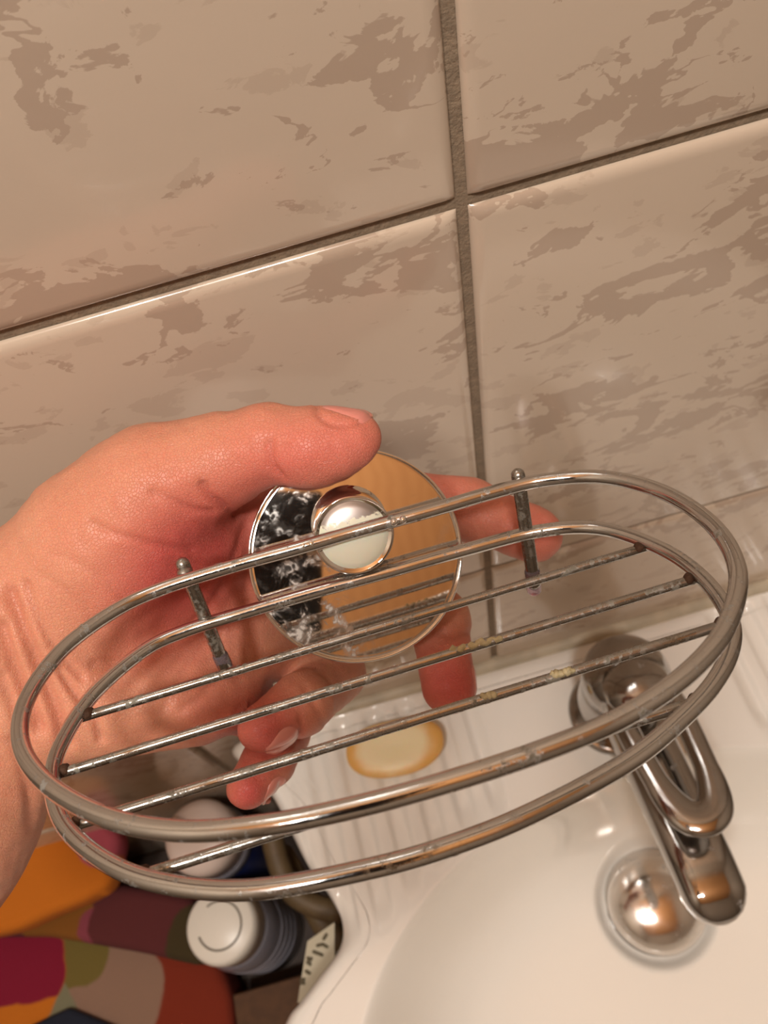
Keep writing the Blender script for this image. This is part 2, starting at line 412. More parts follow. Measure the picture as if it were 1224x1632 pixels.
# ------------------------------------------------------------------ bar of soap
sc_ = G(630, 1193, .004)
soap = empty('soap_bar', loc=(sc_[0], sc_[1], .0), label='worn cream soap bar with yellow edges on the sink ledge', cat='soap')
vs = []; nu, nv = 56, 28
for j in range(nv+1):
    ph = -math.pi/2+math.pi*j/nv
    for i in range(nu):
        t = 2*math.pi*i/nu
        c = math.copysign(abs(math.cos(ph))**.6, math.cos(ph)); s_ = math.copysign(abs(math.sin(ph))**.8, math.sin(ph))
        k = 1+.03*math.sin(2*t+.5)+.02*math.sin(3*t)
        x = .0315*k*c*math.copysign(abs(math.cos(t))**.85, math.cos(t)); y = .0180*k*c*math.copysign(abs(math.sin(t))**.85, math.sin(t))
        dish = -.0022*math.exp(-((x/.02)**2+(y/.012)**2)) if s_ > 0 else 0
        vs.append((x, y, .0075*s_+dish))
fs = [(j*nu+i, j*nu+(i+1) % nu, (j+1)*nu+(i+1) % nu, (j+1)*nu+i) for j in range(nv) for i in range(nu)]
soap_body = mesh('bar', vs, fs, M['soap'], soap); soap_body.location = (0, 0, .0062); soap_body.rotation_euler = (0, 0, math.radians(-7))

# ------------------------------------------------------------------ shelf and things under the sink on the left
SHZ = -.26
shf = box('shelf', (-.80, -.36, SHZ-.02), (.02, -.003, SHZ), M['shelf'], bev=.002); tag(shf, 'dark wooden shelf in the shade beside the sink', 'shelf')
# bottle with a round white cap
c1 = G(350, 1475, -.115)
b1 = empty('bottle', loc=(c1[0], c1[1], SHZ+.0003), label='grey-blue bottle with a round white cap, a curved groove on its top', cat='bottle')
H1 = -.115-SHZ
latheobj('bottle_body', [(0, 0), (.028, 0), (.0305, .003), (.0305, H1-.045), (.028, H1-.034), (.0265, H1-.03), (0, H1-.03)], (0, 0, 0), (0, 0, 1), M['greyblue'], b1)
for hz in (.03, .045, .06, .075):
    latheobj('body_ring', [(.0303, hz), (.0316, hz+.002), (.0316, hz+.005), (.0303, hz+.007)], (0, 0, 0), (0, 0, 1), M['greyblue'], b1)
cap1 = latheobj('bottle_cap', [(.0, H1-.030), (.0268, H1-.030), (.0268, H1-.006), (.0255, H1-.0018), (.0235, H1), (0, H1)], (0, 0, 0), (0, 0, 1), M['white'], b1)
gpts = [(.0165*math.cos(a), .0165*math.sin(a), H1+.0002) for a in np.linspace(math.radians(-165), math.radians(115), 40)]
tubeobj('cap_groove', gpts, .0008, M['groove'], cap1, seg=8)
# pump bottle behind it
c2 = G(312, 1322, -.105)
b2 = empty('bottle', loc=(c2[0], c2[1]-.004, SHZ+.0003), label='dark blue bottle with a wide pale flip cap, behind the grey-blue one', cat='bottle')
H2 = -.105-SHZ
latheobj('bottle_body', [(0, 0), (.027, 0), (.029, .003), (.029, H2-.055), (.026, H2-.04), (0, H2-.04)], (0, 0, 0), (0, 0, 1), M['blue'], b2)
latheobj('shoulder_band', [(.0275, H2-.052), (.0298, H2-.05), (.0292, H2-.040), (.0275, H2-.038)], (0, 0, 0), (0, 0, 1), M['greyblue'], b2)
latheobj('bottle_cap', [(0, H2-.040), (.0280, H2-.040), (.0285, H2-.012), (.026, H2-.004), (.020, H2), (0, H2+.001)], (0, 0, 0), (0, 0, 1), M['pale'], b2)
latheobj('spout_tip', [(0, 0), (.009, 0), (.0085, .008), (.005, .012), (0, .013)], (-.013, .008, H2-.004), (-.35, 0, 1), M['pale'], b2, seg=32)
# cardboard box
def zpoly(name, px, z, hgt, mat, parent=None, bev=.006, smooth=2, wav=.0015, seed=0):
    pl = [G(x, y, z)[:2] for x, y in px]; bm = bmesh.new()
    vt = [bm.verts.new((p[0], p[1], z)) for p in pl]; f = bm.faces.new(vt)
    r = bmesh.ops.extrude_face_region(bm, geom=[f])
    for v in r['geom']:
        if isinstance(v, bmesh.types.BMVert): v.co.z -= hgt
    bmesh.ops.recalc_face_normals(bm, faces=bm.faces)
    if bev: bmesh.ops.bevel(bm, geom=bm.edges[:]+bm.verts[:], offset=bev, segments=4, affect='EDGES', profile=.5, clamp_overlap=True)
    bmesh.ops.triangulate(bm, faces=[q for q in bm.faces if len(q.verts) > 4])
    bmesh.ops.subdivide_edges(bm, edges=[e for e in bm.edges if e.calc_length() > .03], cuts=3, use_grid_fill=True)
    return bmobj(name, bm, mat, parent)
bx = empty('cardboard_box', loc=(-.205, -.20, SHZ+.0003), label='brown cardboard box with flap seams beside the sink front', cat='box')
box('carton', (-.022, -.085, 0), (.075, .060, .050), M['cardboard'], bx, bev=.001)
fl = box('flap', (-.021, .004, .0505), (.074, .059, .0525), M['cardboard'], bx, bev=.0005); fl.rotation_euler = (0, 0, .0)
fl2 = box('flap', (-.021, -.084, .0505), (.074, -.001, .0520), M['cardboard'], bx, bev=.0005)
# beige hose coiled beside the sink
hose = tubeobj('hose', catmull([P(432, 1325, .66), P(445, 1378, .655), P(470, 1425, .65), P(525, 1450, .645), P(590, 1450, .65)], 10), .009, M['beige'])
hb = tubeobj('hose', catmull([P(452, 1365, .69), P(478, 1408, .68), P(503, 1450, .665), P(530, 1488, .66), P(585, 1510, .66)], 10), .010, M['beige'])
tag(hose, 'beige curved pipe under the sink edge, the upper of two', 'pipe'); tag(hb, 'beige curved pipe under the sink edge, the lower of two', 'pipe')
# printed strip
stz = -.07
pp_ = [G(474, 1598, stz), G(490, 1500, stz), G(533, 1470, stz), G(533, 1598, stz)]
lab = mesh('printed_strip', [p for p in pp_]+[p-np.array([0, 0, .0012]) for p in pp_], [(0, 1, 2, 3), (7, 6, 5, 4), (0, 4, 5, 1), (1, 5, 6, 2), (2, 6, 7, 3), (3, 7, 4, 0)], M['label'], smooth=False)
tag(lab, 'pale strip with dark printed marks under the sink edge', 'label')
def mark(pts, r=.0011):
    vs, fs = tube([G(x, y, stz+.0004) for x, y in pts], r, seg=6); mesh('printed_mark', vs, fs, M['ink'], lab)
for m_ in ([(506, 1507), (514, 1505), (521, 1509)], [(516, 1496), (520, 1490)], [(500, 1517), (513, 1522)], [(491, 1527), (494, 1537)], [(496, 1528), (490, 1534)], [(488, 1548), (493, 1551)], [(480, 1562), (484, 1567)], [(484, 1561), (480, 1567)]): mark(m_)
# colourful towels
def spots(name, basec, lst, z):
    t = NT(name).set(Roughness=.95); pass
    sep = t.n('ShaderNodeSeparateXYZ'); t.l(t.pos(), sep.inputs[0]); cur = basec
    wob = t.math('MULTIPLY', t.math('SUBTRACT', t.noise(35, 2), .5), .012)
    for (x, y, rpx, col, *clip) in lst:
        g = G(x, y, z); rad = rpx*(CH-z)*1.05/FPX
        dx = t.math('SUBTRACT', sep.outputs[0], float(g[0])); dy = t.math('SUBTRACT', sep.outputs[1], float(g[1]))
        dd_ = t.math('SQRT', t.math('ADD', t.math('MULTIPLY', dx, dx), t.math('MULTIPLY', dy, dy)))
        mk = t.ramp(t.math('ADD', dd_, wob), rad-.0015, rad+.0015, 1., 0.)
        if clip: mk = t.math('MULTIPLY', mk, last)
        last = mk; cur = t.mix(mk, cur, col)
    t.base(cur); t.bump(t.noise(900, 3), .0008, .6); return t.m
SHADED = lambda c: tuple(q*.5 for q in c[:3])+(1,)  # darkens the lower folds' colours, painting their shade into the fabric
OR = lin(190, 105, 15); PK = lin(175, 80, 95); MG = lin(125, 8, 42); TP = lin(190, 150, 125); RD = lin(165, 55, 20); OL = lin(150, 130, 60); GN = lin(165, 160, 125); NV = lin(25, 30, 45); WN = lin(120, 50, 50); YL = lin(170, 105, 25)
tw = empty('towel', loc=(0, 0, 0), label='folded towel in orange, pink and magenta circles below the hand', cat='towel')
t_top = zpoly('fold', [(-60, 1250), (100, 1240), (190, 1330), (172, 1412), (140, 1432), (80, 1456), (20, 1484), (-60, 1500)], -.135, .03, spots('towel_top', OR, [(160, 1340, 38, PK), (230, 1400, 60, lin(190, 110, 30))], -.135), tw, bev=.009)
t_mid = zpoly('fold', [(-90, 1380), (170, 1405), (305, 1428), (322, 1480), (322, 1541), (220, 1518), (70, 1492), (-90, 1492)], -.180, .03, spots('towel_middle', SHADED(WN), [(90, 1470, 55, SHADED(YL)), (150, 1480, 26, SHADED(PK)), (215, 1475, 68, SHADED(WN)), (330, 1510, 60, lin(60, 48, 20))], -.180), tw, bev=.009)
t_low = zpoly('fold', [(-90, 1470), (60, 1470), (240, 1500), (342, 1526), (366, 1580), (372, 1640), (372, 1760), (-90, 1760)], -.205, .05, spots('towel_bottom', SHADED(RD), [(180, 1590, 72, SHADED(TP)), (125, 1520, 45, SHADED(OL)), (60, 1640, 60, SHADED(GN)), (15, 1555, 82, OR), (70, 1245, 303, MG, 1)], -.205), tw, bev=.009)
nav = zpoly('cloth', [(36, 1640), (108, 1606), (190, 1640), (210, 1760), (20, 1760)], -.196, .0075, plain('navy_cloth', NV, .95, bump=(800, .0006)), None, bev=.004)
tag(nav, 'dark navy cloth lying on the colourful towel', 'cloth')

# ------------------------------------------------------------------ the wire soap rack (own axes: a right, n down the posts, b away towards the hand)
Nc = nrm([581, 2334, 1320.]); Ac = np.array([.957, -.289, 0]); Ac = nrm(Ac-Nc*(Ac@Nc)); Bc = np.cross(Ac, Nc)
Oc = cp(565, 848, .215)
Aw, Nw, Bw, Ow = D3(Ac), D3(Nc), D3(Bc), V(Oc)
MR = Matrix(((Aw[0], Bw[0], -Nw[0], Ow[0]), (Aw[1], Bw[1], -Nw[1], Ow[1]), (Aw[2], Bw[2], -Nw[2], Ow[2]), (0, 0, 0, 1)))
rack = empty('soap_rack', M=MR, label='oval chrome wire soap rack with a round suction disc, held in the hand', cat='rack')
# local axes: x = a, y = b, z = -n
up = [(0, .0003), (.02, .0008), (.0380, .0018), (.0512, .0012), (.0650, -.0050), (.0745, -.0188), (.0778, -.037), (.0745, -.0545), (.0650, -.0690), (.0533, -.0785), (.0383, -.0850), (.0222, -.0878), (.0046, -.0890), (-.0105, -.0890), (-.0254, -.0877), (-.0407, -.0838), (-.0551, -.0757), (-.0684, -.0629), (-.0765, -.0490), (-.0784, -.0343), (-.0737, -.0191), (-.0631, -.0081), (-.0508, -.0030), (-.0310, -.0010), (-.0143, -.0006)]
lo_ = [(.0494, .0035), (.0642, -.0032), (.0735, -.0185), (.0768, -.0338), (.0756, -.0486), (.0710, -.0584), (.0625, -.0672), (.0520, -.0741), (.0393, -.0803), (.0209, -.0854), (.0063, -.0877), (-.0098, -.0882), (-.0325, -.0859), (-.0504, -.0787), (-.0626, -.0696), (-.0726, -.0574), (-.0779, -.0433), (-.0779, -.0315), (-.0729, -.0166), (-.0616, -.0038), (-.0500, .0005), (-.0326, .0018), (-.0150, .0028), (.0063, .0032), (.0280, .0040)]
tubeobj('upper_rim', catmull([(a, b, 0) for a, b in up], 8, True), .00188, M['wire'], rack, closed=True, seg=18)
tubeobj('lower_rim', catmull([(a, b, -.0165) for a, b in lo_], 8, True), .00188, M['wire'], rack, closed=True, seg=18)
rods = [((-.0732, -.0229), (.0731, -.0144)), ((-.0766, -.0409), (.0779, -.0319)), ((-.0640, -.0575), (.0690, -.0501)), ((-.0540, -.0752), (.0590, -.0693))]
loc_ = catmull([(a, b, 0) for a, b in lo_], 8, True)[:, :2]
def to_rim(p, d):
    best = 1e9                                                     # slide the rod end along its line to the rim
    for a, b in zip(loc_, np.roll(loc_, -1, 0)):
        e = b-a; det = d[0]*-e[1]+e[0]*d[1]
        if abs(det) < 1e-12: continue
        w_ = a-p; t = (w_[0]*-e[1]+e[0]*w_[1])/det; u = (d[0]*w_[1]-d[1]*w_[0])/det
        if 0 <= u <= 1 and abs(t) < abs(best): best = t
    return p+d*best if abs(best) < .02 else p
for i, (p0, p1) in enumerate(rods):
    p0 = np.array(p0); p1 = np.array(p1); d_ = nrm(p1-p0); p0 = to_rim(p0, d_); p1 = to_rim(p1, d_)
    p0 = np.array([*p0, -.0178]); p1 = np.array([*p1, -.0178]); t_ = np.linspace(0, 1, 60)[:, None]
    pt = p0+(p1-p0)*t_; rd_ = .00112+.00012*np.interp(t_[:, 0], np.linspace(0, 1, 25), np.random.rand(25))
    rod = tubeobj('rod', pt, rd_, M['rod'], rack, seg=12)
    for e_ in (p0, p1):
        wl = latheobj('weld', [(0, -.0018), (.0007, -.0015), (.0012, -.0008), (.0014, 0), (.0012, .0009), (.0006, .0016), (0, .0018)], (e_[0]-math.copysign(.0022, e_[0]), e_[1], -.0172), (.5, .8, 0), M['rust'], rod, seg=14)
    if i in (1, 2):
        for (fx, ln) in (((.640, .012),) if i == 1 else ((.62, .003), (.735, .005))):
            cpt = p0+(p1-p0)*fx; k = 14
            tubeobj('soap_residue', [(cpt[0]+ln*(q/k-.5)*1., cpt[1]+.0004*math.sin(q*1.7)-.0003, cpt[2]+.0007+.0003*math.sin(q*2.3)) for q in range(k+1)], [(.0005+.0004*math.sin(q*1.3)**2+.0004*random.random())*(1-.5*abs(q/k-.5)) for q in range(k+1)], M['residue'], rod, seg=8)
for s in (-1, 1):
    x = .0455*s; yb = .0030 if s > 0 else .0022
    post = tubeobj('post', [(x, yb+.0012, .0018), (x, yb+.0012, .001), (x, yb+.0016, -.010), (x, yb+.002, -.034)], .0019, M['rod'], rack, seg=12)
    tubeobj('sleeve', [(x, yb+.002, -.030), (x, yb+.0032, -.0368)], .0022, M['sleeve'], post, seg=14)
    latheobj('weld', [(0, -.0020), (.0017, -.0015), (.0022, 0), (.0017, .0015), (0, .0020)], (x, yb-.0003, -.0003), (0, 0, 1), M['rod'], post, seg=14)
# mount: disc, cup, white cap
nc = nrm([.092, .0, -1]); 
disc_c = cp(556, 832, .2345)
def on_plane(x, y):
    r = np.array([(x-612)/FPX, (y-816)/FPX, 1.]); return r*((disc_c@nc)/(r@nc))
dcw = V(on_plane(568, 885)); zn = D3(nc)
xx = nrm(Aw-zn*(Aw@zn)); yy = np.cross(zn, xx)
Minv = MR.inverted()
def local_frame(o, org, zn=zn):
    xx = nrm(Aw-zn*(Aw@zn)); yy = np.cross(zn, xx)
    W_ = Matrix(((xx[0], yy[0], zn[0], org[0]), (xx[1], yy[1], zn[1], org[1]), (xx[2], yy[2], zn[2], org[2]), (0, 0, 0, 1)))
    o.parent = rack; o.matrix_parent_inverse = Matrix.Identity(4); o.matrix_local = Minv@W_
RD_ = .0303
disc = latheobj('disc', [(0, -.0018), (RD_-.001, -.0018), (RD_, -.0010), (RD_, -.0004), (RD_-.0005, .0001), (RD_-.0016, .0000), (RD_-.0018, 0), (RD_-.003, 0), (RD_*.5, 0), (0, 0)], (0, 0, 0), (0, 0, 1), M['disc'], seg=128); local_frame(disc, dcw)
rim = tubeobj('disc_rim', [((RD_-.0003)*math.cos(a), (RD_-.0003)*math.sin(a), .0001) for a in np.linspace(0, 2*math.pi, 128, endpoint=False)], .00045, M['bead'], None, closed=True, seg=8); rim.parent = disc
pad = latheobj('suction_pad', [(0, -.008), (.020, -.008), (.0245, -.0045), (.0255, -.0018), (0, -.0018)], (0, 0, 0), (0, 0, 1), M['pad']); pad.parent = disc
face_w = V(cp(564, 853, .2195)); back_w = V(disc_c)
cup = latheobj('cup', [(0, -.0010), (.0106, -.0010), (.0107, .0006), (.0102, .0012), (.0102, .0120), (.0107, .0150), (.0107, .0155), (.0103, .0158), (.0099, .0152), (0, .0150)], (0, 0, 0), (0, 0, 1), M['disc'])
# the cup leans with its own axis from the disc to the rail
cz = nrm(face_w-back_w); local_frame(cup, face_w-cz*.0152, cz)
capo = latheobj('cap', [(0, .0168), (.004, .0166), (.0075, .0160), (.0092, .0152), (.0099, .0140), (0, .0135)][::-1], (0, 0, 0), (0, 0, 1), M['cap']); capo.parent = cup
for px_, py_ in ((627, 828), (642, 826), (484, 873), (497, 870)):
    lc = Minv@Vector(V(cp(px_, py_, .2125)))
    rb = latheobj('clamp_bead', [(0, -.0011), (.0008, -.0008), (.0011, 0), (.0008, .0008), (0, .0011)], (lc.x, min(lc.y, 0)*.3-.0006, .0006), (0, 0, 1), M['bead'], rack, seg=16)

# ------------------------------------------------------------------ the hand: one implicit surface, camera axes, then meshed
def q(x, y, d, r): return np.array([*cp(x, y, d), r])
VOX = .0010
lo = np.array([-.245, -.045, .19]); hi = np.array([.075, .215, .31])
dims = ((hi-lo)/VOX).astype(int)+1
ax = [lo[i]+np.arange(dims[i])*VOX for i in range(3)]
BIG = .03
def field(): return np.full(dims, BIG, np.float32)
def cone(Fd, a, b, k=.004, flat=1.):
    """round cone a->b (x,y,z,r) smooth-joined into Fd"""
    m = max(a[3], b[3])+BIG*.6
    i0 = np.maximum(((np.minimum(a[:3], b[:3])-m-lo)/VOX).astype(int), 0); i1 = np.minimum(((np.maximum(a[:3], b[:3])+m-lo)/VOX).astype(int)+1, dims)
    if (i1 <= i0).any(): return
    X = ax[0][i0[0]:i1[0]][:, None, None]; Y = ax[1][i0[1]:i1[1]][None, :, None]; Zz = ax[2][i0[2]:i1[2]][None, None, :]
    d = b[:3]-a[:3]; L = d@d
    t = ((X-a[0])*d[0]+(Y-a[1])*d[1]+(Zz-a[2])*d[2])/max(L, 1e-9); t = np.clip(t, 0, 1)
    ex = X-a[0]-t*d[0]; ey = Y-a[1]-t*d[1]; ez = (Zz-a[2]-t*d[2])/flat
    dist = np.sqrt(ex*ex+ey*ey+ez*ez)-(a[3]+(b[3]-a[3])*t)
    s = Fd[i0[0]:i1[0], i0[1]:i1[1], i0[2]:i1[2]]
    h = np.clip(.5+.5*(dist-s)/k, 0, 1)
    s[:] = dist*(1-h)+s*h-k*h*(1-h)
def chain(pts, k=.004, flat=1.):
    Fd = field()
    for a, b in zip(pts[:-1], pts[1:]): cone(Fd, a, b, k, flat)
    return Fd
def smin(a, b, k):
    h = np.clip(.5+.5*(b-a)/k, 0, 1); return b*(1-h)+a*h-k*h*(1-h)
palm = field()
MCP = [q(385, 835, .260, .0115), q(405, 925, .266, .0113), q(388, 1010, .267, .0110), q(348, 1095, .262, .0106)]
WR = [q(60, 985, .253, .0170), q(50, 1035, .255, .0185), q(40, 1085, .255, .0180), q(25, 1130, .252, .0165)]
for a, b in zip(WR, MCP): cone(palm, a, b, .012)
for i in range(3): cone(palm, MCP[i], MCP[i+1], .008)
cone(palm, q(120, 1120, .247, .0165), q(300, 1115, .252, .0135), .012)          # heel of the hand
cone(palm, q(70, 935, .246, .0200), q(215, 830, .240, .0205), .014)             # ball of the thumb
cone(palm, q(180, 900, .244, .0190), q(300, 880, .250, .0150), .012)
cone(palm, q(45, 1000, .250, .0240), q(-130, 1280, .250, .0250), .016)           # wrist, forearm
cone(palm, q(15, 1115, .252, .0170), q(-105, 1320, .250, .0255), .014)
cone(palm, q(-130, 1300, .250, .0290), q(-340, 1640, .245, .0380), .02)
thumb = chain([q(150, 850, .241, .0190), q(250, 775, .235, .0160), q(345, 738, .230, .0125)], .009)
cone(thumb, q(335, 742, .230, .0126), q(425, 708, .225, .0104), .006)
cone(thumb, q(425, 706, .225, .0103), q(500, 708, .2225, .0093), .004)
cone(thumb, q(495, 710, .2225, .0092), q(566, 697, .2215, .0072), .005)
cone(thumb, q(490, 722, .2215, .0080), q(540, 713, .2215, .0070), .006)
index = chain([MCP[0], q(600, 785, .270, .0102)], .004)
cone(index, q(590, 786, .270, .0098), q(745, 812, .266, .0097), .004)
cone(index, q(745, 812, .266, .0096), q(851, 852, .259, .0090), .004)
middle = chain([MCP[1], q(630, 905, .284, .0105)], .004)
cone(middle, q(630, 905, .284, .0102), q(700, 990, .266, .0094), .004)
cone(middle, q(700, 990, .266, .0092), q(715, 1096, .254, .0083), .004)
ring = chain([MCP[2], q(535, 1068, .287, .0098)], .004); ring2 = field()
cone(ring2, q(538, 1074, .284, .0100), q(480, 1122, .258, .0093), .004)
cone(ring2, q(480, 1122, .257, .0092), q(418, 1160, .247, .0075), .004)
pinky = chain([MCP[3], q(455, 1165, .281, .0088)], .004); pinky2 = field()
cone(pinky2, q(455, 1170, .278, .0086), q(428, 1212, .258, .0078), .004)
cone(pinky2, q(428, 1212, .258, .0077), q(395, 1255, .250, .0066), .004)
FLD = smin(palm, thumb, .008)
for fg in (index, middle, ring, pinky): FLD = np.minimum(FLD, smin(palm, fg, .006))
FLD = smin(FLD, ring2, .001); FLD = smin(FLD, pinky2, .001)
def surface_nets(Fd):
    nx, ny, nz = Fd.shape; ins = Fd < 0
    c = ins[:-1, :-1, :-1].astype(np.int8).copy()*0
    for a in (0, 1):
        for b in (0, 1):
            for d in (0, 1): c = c+ins[a:nx-1+a, b:ny-1+b, d:nz-1+d]
    act = (c > 0) & (c < 8); idx = np.full(act.shape, -1, np.int64); I = np.argwhere(act); idx[act] = np.arange(len(I))
    acc = np.zeros((len(I), 3)); cnt = np.zeros(len(I))
    cor = [(a, b, d) for a in (0, 1) for b in (0, 1) for d in (0, 1)]
    for p in cor:
        for axis in range(3):
            if p[axis] == 0:
                p2 = list(p); p2[axis] = 1
                f0 = Fd[I[:, 0]+p[0], I[:, 1]+p[1], I[:, 2]+p[2]]; f1 = Fd[I[:, 0]+p2[0], I[:, 1]+p2[1], I[:, 2]+p2[2]]
                m = (f0 < 0) != (f1 < 0); t = np.where(m, f0/np.where(m, f0-f1, 1), 0)
                pos = np.tile(np.array(p, float), (len(I), 1)); pos[:, axis] += t
                acc[m] += pos[m]; cnt[m] += 1
    vt = I+acc/cnt[:, None]; quads = []
    for axis in range(3):
        sl0 = [slice(None)]*3; sl1 = [slice(None)]*3; sl0[axis] = slice(0, -1); sl1[axis] = slice(1, None)
        A_ = ins[tuple(sl0)]; B_ = ins[tuple(sl1)]; E = np.argwhere(A_ != B_)
        o1, o2 = [(1, 2), (2, 0), (0, 1)][axis]
        ok = (E[:, o1] > 0) & (E[:, o2] > 0) & (E[:, o1] < Fd.shape[o1]-1) & (E[:, o2] < Fd.shape[o2]-1); E = E[ok]
        def at(da, db):
            e = E.copy(); e[:, o1] -= da; e[:, o2] -= db; return idx[e[:, 0], e[:, 1], e[:, 2]]
        Q = np.stack([at(1, 1), at(0, 1), at(0, 0), at(1, 0)], 1)
        flip = ~A_[E[:, 0], E[:, 1], E[:, 2]]; Q[flip] = Q[flip][:, ::-1]; quads.append(Q)
    return vt, np.vstack(quads)
vt, qd = surface_nets(FLD); vt = lo+vt*VOX
del FLD, palm, thumb, index, middle, ring, pinky
# light Laplacian smoothing
ed = np.vstack([qd[:, [0, 1]], qd[:, [1, 2]], qd[:, [2, 3]], qd[:, [3, 0]]])
deg = np.bincount(ed.ravel(), minlength=len(vt))
def lap(v):
    a = np.zeros_like(v)
    for i in range(v.shape[1]):
        a[:, i] = np.bincount(ed[:, 0], v[ed[:, 1], i], len(v))+np.bincount(ed[:, 1], v[ed[:, 0], i], len(v))
    return a/deg[:, None]
for _ in range(5): vt = vt+.6*(lap(vt)-vt)
def vnorm(v):
    n_ = np.cross(v[qd[:, 2]]-v[qd[:, 0]], v[qd[:, 3]]-v[qd[:, 1]]); N_ = np.zeros_like(v)
    for c in range(4):
        for i in range(3): N_[:, i] += np.bincount(qd[:, c], n_[:, i], len(v))
    return N_/np.linalg.norm(N_, axis=1)[:, None]
VN = vnorm(vt)
if ((vt-vt.mean(0))*VN).sum() < 0: qd = qd[:, ::-1]; VN = -VN
# skin creases: shallow grooves on the palm side
PX = np.stack([612+FPX*vt[:, 0]/vt[:, 2], 816+FPX*vt[:, 1]/vt[:, 2]], 1)
def polydist(pl):
    pl = catmull(pl, 6); dmin = np.full(len(PX), 1e9)
    for a, b in zip(pl[:-1], pl[1:]):
        d = b-a; t = np.clip(((PX-a)@d)/(d@d), 0, 1); e = PX-a-t[:, None]*d; dmin = np.minimum(dmin, np.hypot(e[:, 0], e[:, 1]))
    return dmin
front = np.clip(-VN[:, 2]*2+.3, 0, 1); DISP = np.zeros(len(vt)); CR = np.zeros(len(vt))
CREASE = [([(243, 783), (275, 798), (308, 813), (338, 816)], 5, .0009), ([(147, 835), (180, 850), (210, 858), (260, 872), (305, 877)], 6, .0008),
    ([(322, 772), (335, 792), (353, 805), (376, 822)], 6, .0016), ([(430, 704), (431, 722), (435, 742), (450, 762)], 5, .0013), ([(420, 712), (424, 738), (436, 756)], 3.5, .0004),
    ([(0, 1000), (22, 1065), (45, 1118), (60, 1160)], 12, .0026), ([(14, 945), (35, 1000), (62, 1065), (88, 1130), (104, 1185)], 12, .0026),
    ([(40, 930), (60, 985), (95, 1045), (130, 1080)], 6, .0014), ([(0, 1080), (20, 1130), (38, 1190)], 8, .0018),
    ([(95, 1070), (124, 1112), (150, 1145), (160, 1180)], 6, .0018), ([(392, 835), (372, 900), (340, 960), (290, 1010), (220, 1050), (150, 1060)], 8, .0010),
    ([(395, 960), (350, 1000), (300, 1060), (260, 1130)], 7, .0006), ([(290, 1130), (320, 1110), (350, 1075)], 6, .0007), ([(80, 880), (140, 905), (200, 960)], 7, .0004), ([(60, 915), (110, 945), (160, 1000)], 7, .0004),
    ([(690, 1005), (722, 1012), (760, 1008)], 6, .0010), ([(486, 1095), (505, 1130), (520, 1160)], 6, .0006), ([(20, 1180), (45, 1260), (50, 1320)], 9, .0010),
    ([(504, 645), (508, 660), (522, 673), (552, 678), (582, 669), (602, 650)], 3.5, .0008), ([(478, 1140), (480, 1165), (462, 1188), (425, 1203)], 4, .0007), ([(446, 1250), (440, 1270), (420, 1285)], 3.5, .0006), ([(400, 835), (396, 880), (392, 940)], 8, .0008)]
for pl, wpx, amp in CREASE:
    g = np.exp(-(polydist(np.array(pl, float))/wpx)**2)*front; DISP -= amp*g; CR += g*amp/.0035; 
# soft swelling of the finger pads and knuckle area, fine undulation
rng = np.random.RandomState(2)
for _ in range(60):
    kv = rng.normal(size=3)*420; DISP += .000018*np.sin(vt@kv+rng.rand()*6.28)
vt2 = vt+VN*DISP[:, None]
hand = mesh('hand', vt2@np.array([R, -U, F])+C0, qd)
tag(hand, 'left hand gripping the suction disc, palm towards the viewer', 'hand')
# skin colour per vertex: flushed palm and fingertips, yellower wrist
def blob(x, y, r, s=1.): return s*np.exp(-((PX[:, 0]-x)**2+(PX[:, 1]-y)**2)/(r*r))
red = blob(330, 870, 120, .9)+blob(250, 960, 110, .6)+blob(560, 710, 90, .6)+blob(440, 740, 80, .5)+blob(430, 1170, 70, .9)+blob(395, 1270, 45, .9)+blob(720, 1090, 80, 1.)+blob(860, 850, 90, .6)+blob(700, 780, 90, .5)+blob(330, 1150, 60, .3)
red = np.clip(red, 0, 1)[:, None]
mott = np.zeros(len(vt))
for _ in range(24):
    kv = rng.normal(size=3)*160; mott += np.sin(vt@kv+rng.rand()*6.28)
mott = np.clip(.5+mott/14, 0, 1)[:, None]
SK = np.array(lin(213, 150, 119)[:3]); SR = np.array(lin(200, 94, 86)[:3]); 
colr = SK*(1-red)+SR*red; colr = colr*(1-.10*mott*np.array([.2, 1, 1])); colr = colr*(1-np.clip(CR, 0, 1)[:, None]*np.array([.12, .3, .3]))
ca = hand.data.color_attributes.new('skin', 'FLOAT_COLOR', 'POINT')
ca.data.foreach_set('color', np.hstack([colr, np.ones((len(vt), 1))]).astype(np.float32).ravel())
def skin_material():
    t = NT('skin').set(Roughness=.42, IOR=1.4)
    at_ = t.n('ShaderNodeAttribute', attribute_name='skin')
    c = t.mix(t.ramp(t.noise(500, 4, .6), .35, .7, 0, .35), at_.outputs['Color'], t.mix(.5, at_.outputs['Color'], (.55, .16, .12, 1)))
    t.base(c)
    t.b.inputs['Subsurface Weight'].default_value = .35; t.b.inputs['Subsurface Radius'].default_value = (1, .3, .15); t.b.inputs['Subsurface Scale'].default_value = .004
    v = t.n('ShaderNodeTexVoronoi', feature='DISTANCE_TO_EDGE'); v.inputs['Scale'].default_value = 1100; t.l(t.pos(), v.inputs['Vector'])
    h = t.math('ADD', t.ramp(v.outputs['Distance'], 0, .12), t.noise(1600, 3))
    t.bump(h, .00022, .55)
    return t.m
hand.data.materials.append(skin_material())
def nailmat():
    t = NT('fingernail').set(Roughness=.25, Base_Color=lin(226, 150, 132)); t.b.inputs['Subsurface Weight'].default_value = .2; t.b.inputs['Subsurface Scale'].default_value = .002
    t.b.inputs['Coat Weight'].default_value = .3
    uvn = t.n('ShaderNodeAttribute', attribute_name='along'); t.base(t.mix(t.ramp(uvn.outputs['Fac'], .96, .999), lin(216, 136, 122), lin(236, 190, 166))); return t.m
M['nail'] = nailmat()
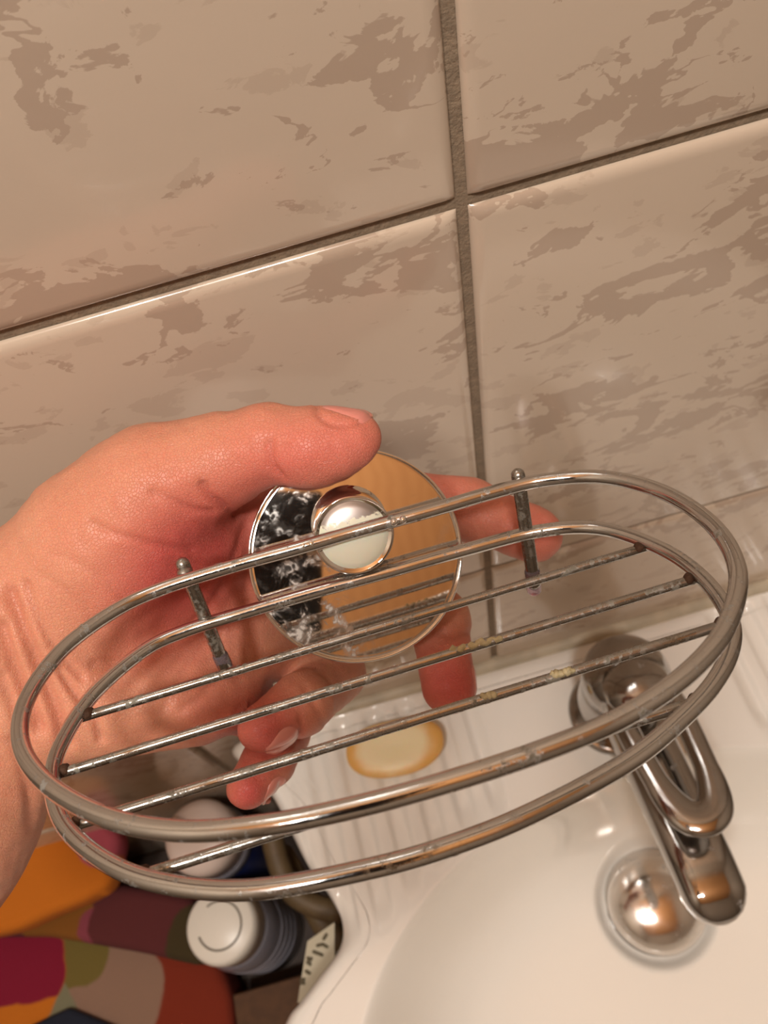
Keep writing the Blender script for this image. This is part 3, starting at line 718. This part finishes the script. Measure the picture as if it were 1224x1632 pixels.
bv = BVHTree.FromPolygons([Vector(v) for v in vt2], [tuple(map(int, f_)) for f_ in qd])
def nail(center, n_, d_, L, Wd, name='nail'):
    """nail plate conformed to the hand: centre pixel+depth guess, outward normal, direction to the tip (camera axes)"""
    n_ = nrm(n_); d_ = np.asarray(d_, float); d_ = nrm(d_-n_*(d_@n_)); s_ = np.cross(n_, d_); c_ = cp(*center)
    hit, hn, _, _ = bv.ray_cast(Vector(c_+n_*.02), Vector(-n_)); 
    c_ = np.array(hit) if hit is not None else c_
    nu, nv = 14, 18; vs = []; al = []
    for j in range(nv+1):
        v = -1+2*j/nv
        for i in range(nu+1):
            u_ = -1+2*i/nu
            k = math.sqrt(max(0, 1-(abs(v)**3.2)))*.999 if v < 0 else math.sqrt(max(0, 1-(v**4.5)))*1.0
            p = c_+d_*v*L/2+s_*u_*Wd/2*max(k, .25)
            prof_ = n_*(-(u_**2)*Wd*.20-.1*(v**2)*L*.25)
            hit, _, _, dist = bv.ray_cast(Vector(p+n_*.012), Vector(-n_))
            base_ = p+prof_
            if hit is not None:
                hp = np.array(hit); target = hp+n_*(.00022-.0005*abs(u_)**4-.0006*max(0, -v)**4-.0004*max(0, v)**4)
                hgt = (target-base_)@n_; base_ = base_+n_*np.clip(hgt, -.0015, .0025)
            vs.append(base_); al.append(j/nv)
    fs = [(j*(nu+1)+i, j*(nu+1)+i+1, (j+1)*(nu+1)+i+1, (j+1)*(nu+1)+i) for j in range(nv) for i in range(nu)]
    vs = np.array(vs)@np.array([R, -U, F])+C0
    o = mesh(name, vs, fs, M['nail'], hand); a_ = o.data.attributes.new('along', 'FLOAT', 'POINT'); a_.data.foreach_set('value', al)
    sm = o.modifiers.new('thick', 'SOLIDIFY'); sm.thickness = .0005; sm.offset = 0
    return o
nail((553, 660, .2215), (.04, -.78, -.62), (1, -.03, 0), .0138, .0125)
nail((442, 1167, .250), (.42, .30, -.85), (-.85, .45, .1), .0115, .0095)
nail((420, 1252, .253), (.85, .25, -.45), (-.45, .85, -.1), .0100, .0080)
nail((752, 1085, .256), (.93, -.05, -.32), (.12, .9, -.3), .0110, .0090)

# ------------------------------------------------------------------ the phone taking the picture (seen mirrored in the chrome)
ph = empty('phone', M=Matrix(((R[0], U[0], -F[0], C0[0]), (R[1], U[1], -F[1], C0[1]), (R[2], U[2], -F[2], C0[2]), (0, 0, 0, 1))), label='black phone behind the viewpoint, mirrored in the chrome', cat='phone')
box('phone_body', (-.058, -.126, .004), (.009, .012, .0115), M['phone'], ph, bev=.0025)
